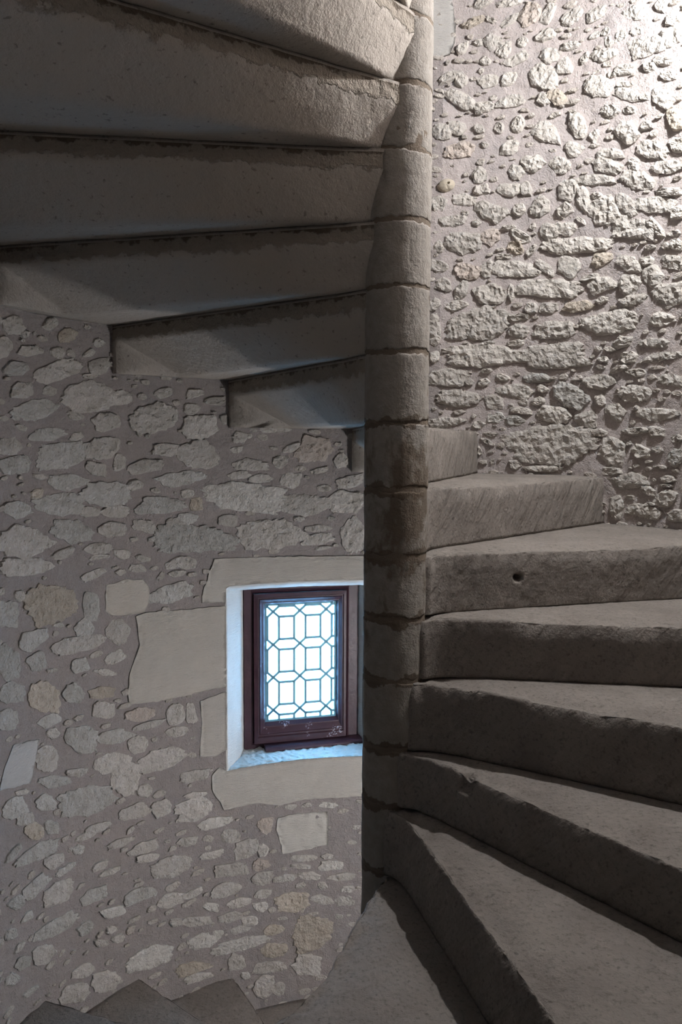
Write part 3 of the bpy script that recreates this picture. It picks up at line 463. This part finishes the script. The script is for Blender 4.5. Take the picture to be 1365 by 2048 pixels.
sheet('lintel_reveal', [[wpt(s, wface(s)-.001+dw, z) for s in ss] for dw, z in lerp_path([(.012, OPEN_T+.03), (-.0005, OPEN_T+.002), (.030, .558), (.24, .553)], 12)], M_ASHLAR, wall_left)
sheet('window_sill', [[wpt(s, wface(s)*(1-f)+1.42*f-.001, OPEN_B*(1-f)-.140*f) for s in np.linspace(-.395, .305, 150)] for f in np.linspace(0, 1, 44)], M_ASHLAR, wall_left, amp=.009, freq=70, tint=(.68, .67, .65))

# ------------------------------------------------------------------ the window
win = tag(empty('window_1', tuple(wpt(-.04, 1.38, -.15))), 'leaded glass casement in a maroon wooden frame', kind='structure')
win_inv = Vector(win.location)
def wlink(name, V, F, m, parent=win, smooth=False):
    off = np.array(win_inv) if parent is win else np.array(win_inv)
    o = link(name, mesh(np.array(V)-off, F), m, parent, smooth); return o
def ring(prefix, o_, i_, prof, m, bottom_m=None):
    """four mitred members; o_/i_ = (s_left, s_right, z_top, z_bottom) outer/inner; prof = (fraction inward, depth)"""
    names = (prefix+'_stile', prefix+'_stile', prefix+'_head', prefix+'_rail')
    def corner(si, zi, f): return (o_[si]+(i_[si]-o_[si])*f, o_[zi]+(i_[zi]-o_[zi])*f)
    for nm, (c0, c1) in zip(names, (((0, 2), (0, 3)), ((1, 3), (1, 2)), ((1, 2), (0, 2)), ((0, 3), (1, 3)))):
        V = []
        for c in (c0, c1):
            for f, w_ in prof: s, z = corner(*c, f); V.append(wpt(s, w_, z))
        n = len(prof); F = [(i, (i+1) % n, n+(i+1) % n, n+i) for i in range(n)]+[tuple(range(n)), tuple(range(2*n-1, n-1, -1))]
        wlink(nm, V, F, bottom_m if nm.endswith('rail') and bottom_m else m)
GL, GR, GT, GB = .1125, -.198, .465, -.039
FO = (.203, -.292, .575, -.150); FI = (.163, -.236, .515, -.122)
ring('frame', FO, FI, ((0, 1.376), (.75, 1.376), (.85, 1.371), (1, 1.378), (1, 1.425), (0, 1.425)), M_WOOD)
ring('sash', (.163, -.235, .514, -.121), (GL, GR, GT, GB), ((0, 1.362), (.30, 1.360), (.36, 1.366), (.44, 1.366), (.50, 1.362), (.78, 1.374), (.84, 1.374), (1, 1.386), (1, 1.40), (0, 1.40)), M_WOOD, M_WOODF)
def wbox(name, s0, s1, w0, w1, z0, z1, m, bev=.004):
    V = []
    pr = [(w1, z0), (w0+bev, z0), (w0, z0+bev), (w0, z1-bev), (w0+bev, z1), (w1, z1+bev)]
    for s in (s0, s1):
        for w_, z in pr: V.append(wpt(s, w_, z))
    n = len(pr); F = [(i, (i+1) % n, n+(i+1) % n, n+i) for i in range(n)]+[tuple(range(n)), tuple(range(2*n-1, n-1, -1))]
    return wlink(name, V, F, m)
wbox('drip_board', .122, -.300, 1.325, 1.376, -.150, -.129, M_WOOD, .006)
wbox('saddle_bar', GL+.004, GR-.004, 1.4005, 1.4025, .2205, .2222, M_LEAD, .0003)
# leaded lattice
CS, CZ, LA, LB = -.0385, .2205, .115, .1405
HS, HZ, DX, DZ = .0327, .048, .0248, .02225
def clip(poly, ax, val, keep_less):
    out = []
    for a, b in zip(poly, poly[1:]+poly[:1]):
        ia = (a[ax] <= val) == keep_less or a[ax] == val; ib = (b[ax] <= val) == keep_less or b[ax] == val
        if ia: out.append(a)
        if ia != ib:
            f = (val-a[ax])/(b[ax]-a[ax]); out.append((a[0]+(b[0]-a[0])*f, a[1]+(b[1]-a[1])*f))
    return out
def rect_clip(p):
    for ax, v, kl in ((0, GL-.004, True), (0, GR+.004, False), (1, GT-.003, True), (1, GB+.003, False)):
        if len(p) < 3: return []
        p = clip(p, ax, v, kl)
    return p
def prism(poly, w0, w1):
    n = len(poly); V = [wpt(s, w_, z) for w_ in (w0, w1) for s, z in poly]
    return V, [tuple(range(n)), tuple(range(2*n-1, n-1, -1))]+[(i, (i+1) % n, n+(i+1) % n, n+i) for i in range(n)]
segs = set(); panes = []
for i in range(-2, 4):
    for j in range(-3, 5):
        cx, cz = CS+(i-.5)*LA+LA/2, .432-.1407*1.0*j        # a crossing
        cz = .2205+(.5+1-j)*.1407
        E_, N_ = cx+LA, cz+.1407
        hz = .1407/2-DZ
        sq = [(cx+DX, cz+DZ), (E_-DX, cz+DZ), (E_-DX, N_-DZ), (cx+DX, N_-DZ)]
        hh = [(cx, cz), (cx+DX, cz-DZ), (E_-DX, cz-DZ), (E_, cz), (E_-DX, cz+DZ), (cx+DX, cz+DZ)]
        vh = [(cx, cz), (cx+DX, cz+DZ), (cx+DX, N_-DZ), (cx, N_), (cx-DX, N_-DZ), (cx-DX, cz+DZ)]
        for p in (sq, hh, vh):
            q = rect_clip(p)
            if len(q) >= 3:
                ar = abs(sum(a[0]*b[1]-b[0]*a[1] for a, b in zip(q, q[1:]+q[:1])))/2
                if ar > 2e-5: panes.append(q)
for q in panes:
    V, F = prism(q, 1.3925, 1.3945); wlink('pane', V, F, M_GLASS)
    for a, b in zip(q, q[1:]+q[:1]):
        segs.add(tuple(sorted((tuple(round(x, 4) for x in a), tuple(round(x, 4) for x in b)))))
V = []; F = []
for a, b in segs:
    a, b = np.array(a), np.array(b); L = np.linalg.norm(b-a)
    if L < .002: continue
    d = (b-a)/L; nrm = np.array([-d[1], d[0]])*.0050; a2, b2 = a-d*.001, b+d*.001; k = len(V)
    for w_ in (1.3905, 1.3965):
        for p in (a2+nrm, b2+nrm, b2-nrm, a2-nrm): V.append(wpt(p[0], w_, p[1]))
    F += [tuple(k+i for i in f) for f in ((0, 1, 2, 3), (7, 6, 5, 4), (0, 4, 5, 1), (1, 5, 6, 2), (2, 6, 7, 3), (3, 7, 4, 0))]
wlink('lead_lattice', V, F, M_LEAD)
pl = bpy.data.lights.new('window_portal', 'AREA'); pl.shape = 'RECTANGLE'; pl.size = .36; pl.size_y = .54; pl.cycles.is_portal = True
po = bpy.data.objects.new('window_portal', pl); COL.objects.link(po)
zax = Vector(NW); xax = Vector(LW); mw = Matrix((xax, Vector((0, 0, 1)).cross(xax) if False else zax.cross(xax), zax)).transposed().to_4x4()
mw.translation = Vector(wpt(-.043, 1.43, .213)); po.matrix_world = mw

# ------------------------------------------------------------------ the steps
def dirs(deg):
    a = math.radians(deg); return np.array([math.cos(a), math.sin(a)]), np.array([-math.sin(a), math.cos(a)])
CXY = np.array([WX, WY])
def reach(s, o, rr):
    d = o-CXY; b = d@s; return -b+math.sqrt(b*b-(d@d-rr*rr))
def polyline(pts):
    pts = np.array(pts); L = np.concatenate([[0], np.cumsum(np.linalg.norm(np.diff(pts, axis=0), axis=1))]); L /= L[-1]
    return lambda t: np.array([np.interp(t, L, pts[:, 0]), np.interp(t, L, pts[:, 1])])
def radial(deg, off, fil, sgn):
    s, t = dirs(deg); o = t*off; r1 = reach(s, o, R+.05)
    def f(q):
        d = .03+(r1-.03)*q
        return o+s*d+t*sgn*fil*math.exp(-max(0, d-RN)/.028)
    return f
def build_step(k, front, rear, zb, zt, full_always=False, fine=1.0, hole=None, chip=None, seed=0):
    ts = list(np.linspace(0, .16, int(16*fine)))+list(np.linspace(.16, .935, int(52*fine)))+[.942, .9425, .95, .965, 1.]
    if hole: ts += list(np.linspace(hole[0]-.03, hole[0]+.03, 24))
    if chip: ts += list(np.linspace(chip-.05, chip+.05, 24))
    ts = np.array(sorted(set(np.round(ts, 4))))
    NR, NT_, NB, NC, NF = int(14*fine), int(16*fine), 6, 10, 8
    if hole: NR = 40
    rn = .013; hr = (zt-zb)*.30; rows = []; A = {'j': [], 'r': [], 'ft': [], 'u': [], 'v': [], 'nose': []}
    for t in ts:
        f, b = front(t), rear(t); w_ = np.linalg.norm(b-f); d = (b-f)/w_
        full = full_always or np.linalg.norm(b-CXY) > R-.022 or np.linalg.norm(f-CXY) > R-.022
        prof = []; o_ = min(.077, w_*.45)
        for i in range(NR): prof.append((0, zb+(zt-rn-zb)*i/(NR-1), 'r'))
        for i in range(1, 5):
            a = i/5*math.pi/2; prof.append((rn*(1-math.cos(a)), zt-rn+rn*math.sin(a), 'n'))
        for i in range(NT_): q = (i/(NT_-1))**1.4; prof.append((rn+(w_-rn)*q, zt, 't'))
        for i in range(1, NB+1): prof.append((w_, zt-hr*i/NB, 'b'))
        ac = o_+(w_-o_)*.5
        for i in range(1, NC+1):
            q = i/NC
            if full:
                prof.append((w_, zt-hr+(zb-zt+hr)*min(1, q*2), 'c') if q <= .5 else (w_+(ac-w_)*(q*2-1), zb, 'c'))
            else: prof.append((w_+(ac-w_)*q, zt-hr+(zb-zt+hr)*q, 'c'))
        for i in range(1, NF): prof.append((ac*(1-i/NF), zb, 'f'))
        acc = 0; prev = None; row = []
        s_ = np.linalg.norm(f)
        for a, z, kd in prof:
            x = f+d*a; row.append((x[0], x[1], z))
            if prev: acc += math.dist(prev, (a, z))
            prev = (a, z); A['u'].append(s_); A['v'].append(acc); A['r'].append(1. if kd in 'rn' else 0.); A['ft'].append(1. if kd in 'rnt' else 0.)
            A['j'].append(zt-z if kd in 'b' else (zt-z if kd == 'c' else .5))
            nd = (zt-z)/.03 if kd in 'rn' else ((a-rn)/.05 if kd == 't' else 9)
            A['nose'].append(math.exp(-max(0, nd)**2))
        rows.append(row)
    m = len(rows[0]); V = np.array(rows).reshape(-1, 3); nr = len(rows)
    Q = np.array([(i*m+j, i*m+(j+1) % m, (i+1)*m+(j+1) % m, (i+1)*m+j) for i in range(nr-1) for j in range(m)])
    N = vnormals(V, Q)
    ctr = V.mean(0)
    if np.mean(np.einsum('ij,ij->i', N, V-ctr)) < 0: Q = Q[:, ::-1]; N = -N
    nose = np.array(A['nose']); U = np.array(A['u'])
    W = V+seed*3.1
    D = .0020*fbm(W, 18, 3, seed)+.0012*fbm(W, 70, 2, seed+9)
    wear = nose*(.004+.014*np.clip(fbm(W*np.array([1, 1, 0]), 9, 3, seed+3)+.05, 0, 1)+.010*np.clip(fbm(W*np.array([1, 1, 0]), 45, 2, seed+5), 0, 1))
    wear += nose*.006*np.exp(-((U-.62)/.28)**2)
    if chip:
        f0 = front(chip); dd = np.linalg.norm(V[:, :2]-f0, axis=1); wear += .016*np.exp(-(dd/.022)**4)*(V[:, 2] > zt-.05)
    V2 = V+N*D[:, None]; V2 -= N*wear[:, None]
    if hole:
        hp = front(hole[0]); q = np.array([hp[0], hp[1], hole[1]]); rr = np.linalg.norm((V-q)*np.array([1, 1, 1.25]), axis=1)
        V2 -= N*(.034*np.exp(-(rr/.0125)**4)*(np.array(A['r']) > .5))[:, None]
    me = mesh(V2, list(map(tuple, Q))+[tuple(range(m)), tuple(range((nr-1)*m+m-1, (nr-1)*m-1, -1))])
    for nm, key in (('joint', 'j'), ('riser', 'r'), ('foot', 'ft')):
        at = me.attributes.new(nm, 'FLOAT', 'POINT'); at.data.foreach_set('value', np.array(A[key], np.float32))
    uv = me.uv_layers.new(name='UVMap'); li = np.zeros(len(me.loops), np.int32); me.loops.foreach_get('vertex_index', li)
    uv.data.foreach_set('uv', np.column_stack([np.array(A['u'])[li], np.array(A['v'])[li]]).astype(np.float32).ravel())
    return link('stone_step', me, M_STEP)

LABELS = {
 -9: None, -8: None, -7: 'stone step deepest down behind the edge of the big foreground tread',
 -6: 'brown stone step corner at the bottom edge, nearest to the foreground tread',
 -5: 'middle of three dark step corners along the bottom of the rubble wall',
 -4: 'bluish dark step corner at the bottom left, leftmost of the three low corners',
 -3: 'low stone step beneath the foreground tread, below the bottom edge', -2: 'low stone step just below the curved edge of the foreground tread',
 1: 'first stone step above the foreground tread, running into the bottom edge',
 2: 'second stone step above the foreground tread, nosing chipped near the newel',
 3: 'third stone step above the foreground tread, with a dark shaded riser',
 4: 'fourth stone step above the foreground tread, with a smooth brown riser',
 5: 'stone step with a small round dark hole in its tool-marked riser',
 6: 'stone step whose pecked riser ends squarely at the rubble wall',
 7: 'short pale step block, highest of the rising steps, half behind the newel',
 8: 'lowest overhead step, underside meeting the wall nearest the newel',
 9: 'second lowest overhead step, underside with a bright lit patch',
 10: 'third lowest overhead step, underside reaching the left edge above the wall',
 11: 'fourth lowest overhead step, dark underside below the middle of the dark ceiling',
 12: 'fifth lowest overhead step, broad dark underside with a rough mortar line',
 13: 'second highest overhead step, underside near the top edge beside the newel',
 14: 'highest overhead step, pale underside cut by the top edge beside the newel'}
for k in sorted(ZT):
    if k == 0 or LABELS.get(k) is None: continue
    zb = ZT[k-1] if k-1 in ZT else ZT[k]-.17
    near = 1 <= k <= 7
    rear_off = ER
    o = build_step(k, radial(TN[k], EN, .030, -1), radial(TR[k], rear_off, .006, 1), zb+.0015, ZT[k], fine=1.5 if near else 1.0,
                   hole=(.2655, .770) if k == 5 else None, chip=.19 if k == 2 else None, seed=k+20)
    tag(o, LABELS[k], 'step', 'winding stone steps')
land_edge = polyline([(.0, -.03), (-.018, -.09), (-.043, -.161), (-.073, -.29), (-.084, -.334), (-.129, -.528), (-.169, -.614), (-.216, -.691), (-.30, -.81), (-.43, -.99), (-.56, -1.20)])
s1, t1 = dirs(TN[1])
land_rear = polyline([tuple(s1*.03+t1*.075), tuple(s1*.3+t1*.075), tuple(s1*1.32+t1*.075)])
o = build_step(0, land_edge, land_rear, -.339, 0., full_always=True, fine=2.0, seed=3)
o.name = 'stone_landing'; tag(o, 'broad foreground stone tread with a curved chipped edge at the foot of the newel', 'landing')

# ------------------------------------------------------------------ the newel
newel = tag(empty('newel_post', (0, 0, -1.9)), 'slender round stone newel column of stacked drums at the stair centre', 'column')
zl = [-1.9, -1.70]+[ZT[k] for k in sorted(ZT) if k < 0]+[-.17]+[ZT[k] for k in sorted(ZT) if k >= 0]+[2.54, 2.71, 3.0, 3.3, 3.6]
n = 72
for q, (z0, z1) in enumerate(zip(zl, zl[1:])):
    th = np.linspace(0, 2*math.pi, n, endpoint=False); ring_ = np.stack([np.cos(th), np.sin(th), 0*th], -1)
    lo = z0+.003+.008*np.clip(fbm(ring_+q*5.1, 2.2, 3, q)+.35, 0, 1)+.005*fbm(ring_+q, 9, 2, q+40)
    hi = z1-.002-.007*np.clip(fbm(ring_+q*3.7, 2.2, 3, q+50)+.3, 0, 1)-.005*fbm(ring_+q, 9, 2, q+70)
    V = []
    rows = [(0, -.003), (0, -.0004), (.03, 0)]+[(f, 0) for f in np.linspace(.1, .9, 9)]+[(.97, 0), (1, -.0004), (1, -.003)]
    for f, dr in rows:
        z = lo+(hi-lo)*f; P = np.stack([np.cos(th)*RN, np.sin(th)*RN, z], -1)
        r = RN+dr+.0025*fbm(P+q*2., 12, 3, 8)+.001*fbm(P, 60, 2, 9)
        V.append(np.stack([np.cos(th)*r, np.sin(th)*r, z+1.9], -1))
    V = np.concatenate(V); F = [(i*n+j, i*n+(j+1) % n, (i+1)*n+(j+1) % n, (i+1)*n+j) for i in range(len(rows)-1) for j in range(n)]
    me = mesh(V, F); at = me.attributes.new('edge', 'FLOAT', 'POINT')
    at.data.foreach_set('value', np.minimum(V[:, 2]-1.9-z0, z1-V[:, 2]+1.9).astype(np.float32)); link('drum', me, M_NEWEL, newel)
th = np.linspace(0, 2*math.pi, 48, endpoint=False); V = []
zc = np.arange(0, 5.5, .04)
for z in zc: V.append(np.stack([np.cos(th)*(RN-.0012), np.sin(th)*(RN-.0012), z+0*th], -1))
V = np.concatenate(V); F = [(i*48+j, i*48+(j+1) % 48, (i+1)*48+(j+1) % 48, (i+1)*48+j) for i in range(len(zc)-1) for j in range(48)]
tag(link('joint_mortar', mesh(V, F), M_JOINT, newel), 'dark brown mortar in the joints between the drums')

# ------------------------------------------------------------------ the doorway the view is taken from, and discs added to close the shaft against sky light
def quad(name, pts, m, label):
    return tag(link(name, mesh(pts, [tuple(range(len(pts)))]), m, smooth=False), label, kind='structure')
JL = wp(np.array(rad(242)*R), 0)+np.array([0, .03, 0]); JR = wp(np.array(rad(292)*R), 0)+np.array([0, .03, 0])
yb = -3.6
quad('wall_passage_left', [(JL[0], JL[1], -2), (JL[0], yb, -2), (JL[0], yb, 1.95), (JL[0], JL[1], 1.95)], M_PLASTER, 'plain wall of the entry passage, west side')
quad('wall_passage_right', [(JR[0], JR[1], -2), (JR[0], yb, -2), (JR[0], yb, 1.95), (JR[0], JR[1], 1.95)], M_PLASTER, 'plain wall of the entry passage, east side')
quad('wall_back', [(JL[0], yb, -2), (JR[0], yb, -2), (JR[0], yb, 1.95), (JL[0], yb, 1.95)], M_PLASTER, 'plain end wall of the entry passage')
quad('floor', [(JL[0], -1.18, -.004), (JR[0], -1.18, -.004), (JR[0], yb, -.004), (JL[0], yb, -.004)], M_PLASTER, 'stone floor of the entry passage')
arc = [tuple(wp(np.array(rad(a)*R), np.array(1.95))) for a in range(242, 293, 5)]
quad('ceiling_passage', arc+[(JR[0], yb, 1.95), (JL[0], yb, 1.95)], M_PLASTER, 'plain ceiling of the entry passage')
disc = lambda z: [tuple(wp(np.array(rad(a)*R), np.array(z))) for a in range(0, 360, 6)]
quad('ceiling', disc(3.6), M_PLASTER, 'plain disc added to close the stair shaft overhead')  # added unseen lid, keeps sky light out of the shaft
quad('shaft_bottom_cap', disc(-2.0), M_PLASTER, 'plain disc added to close the stair shaft below')  # added unseen disc closing off light where the stair would go on down
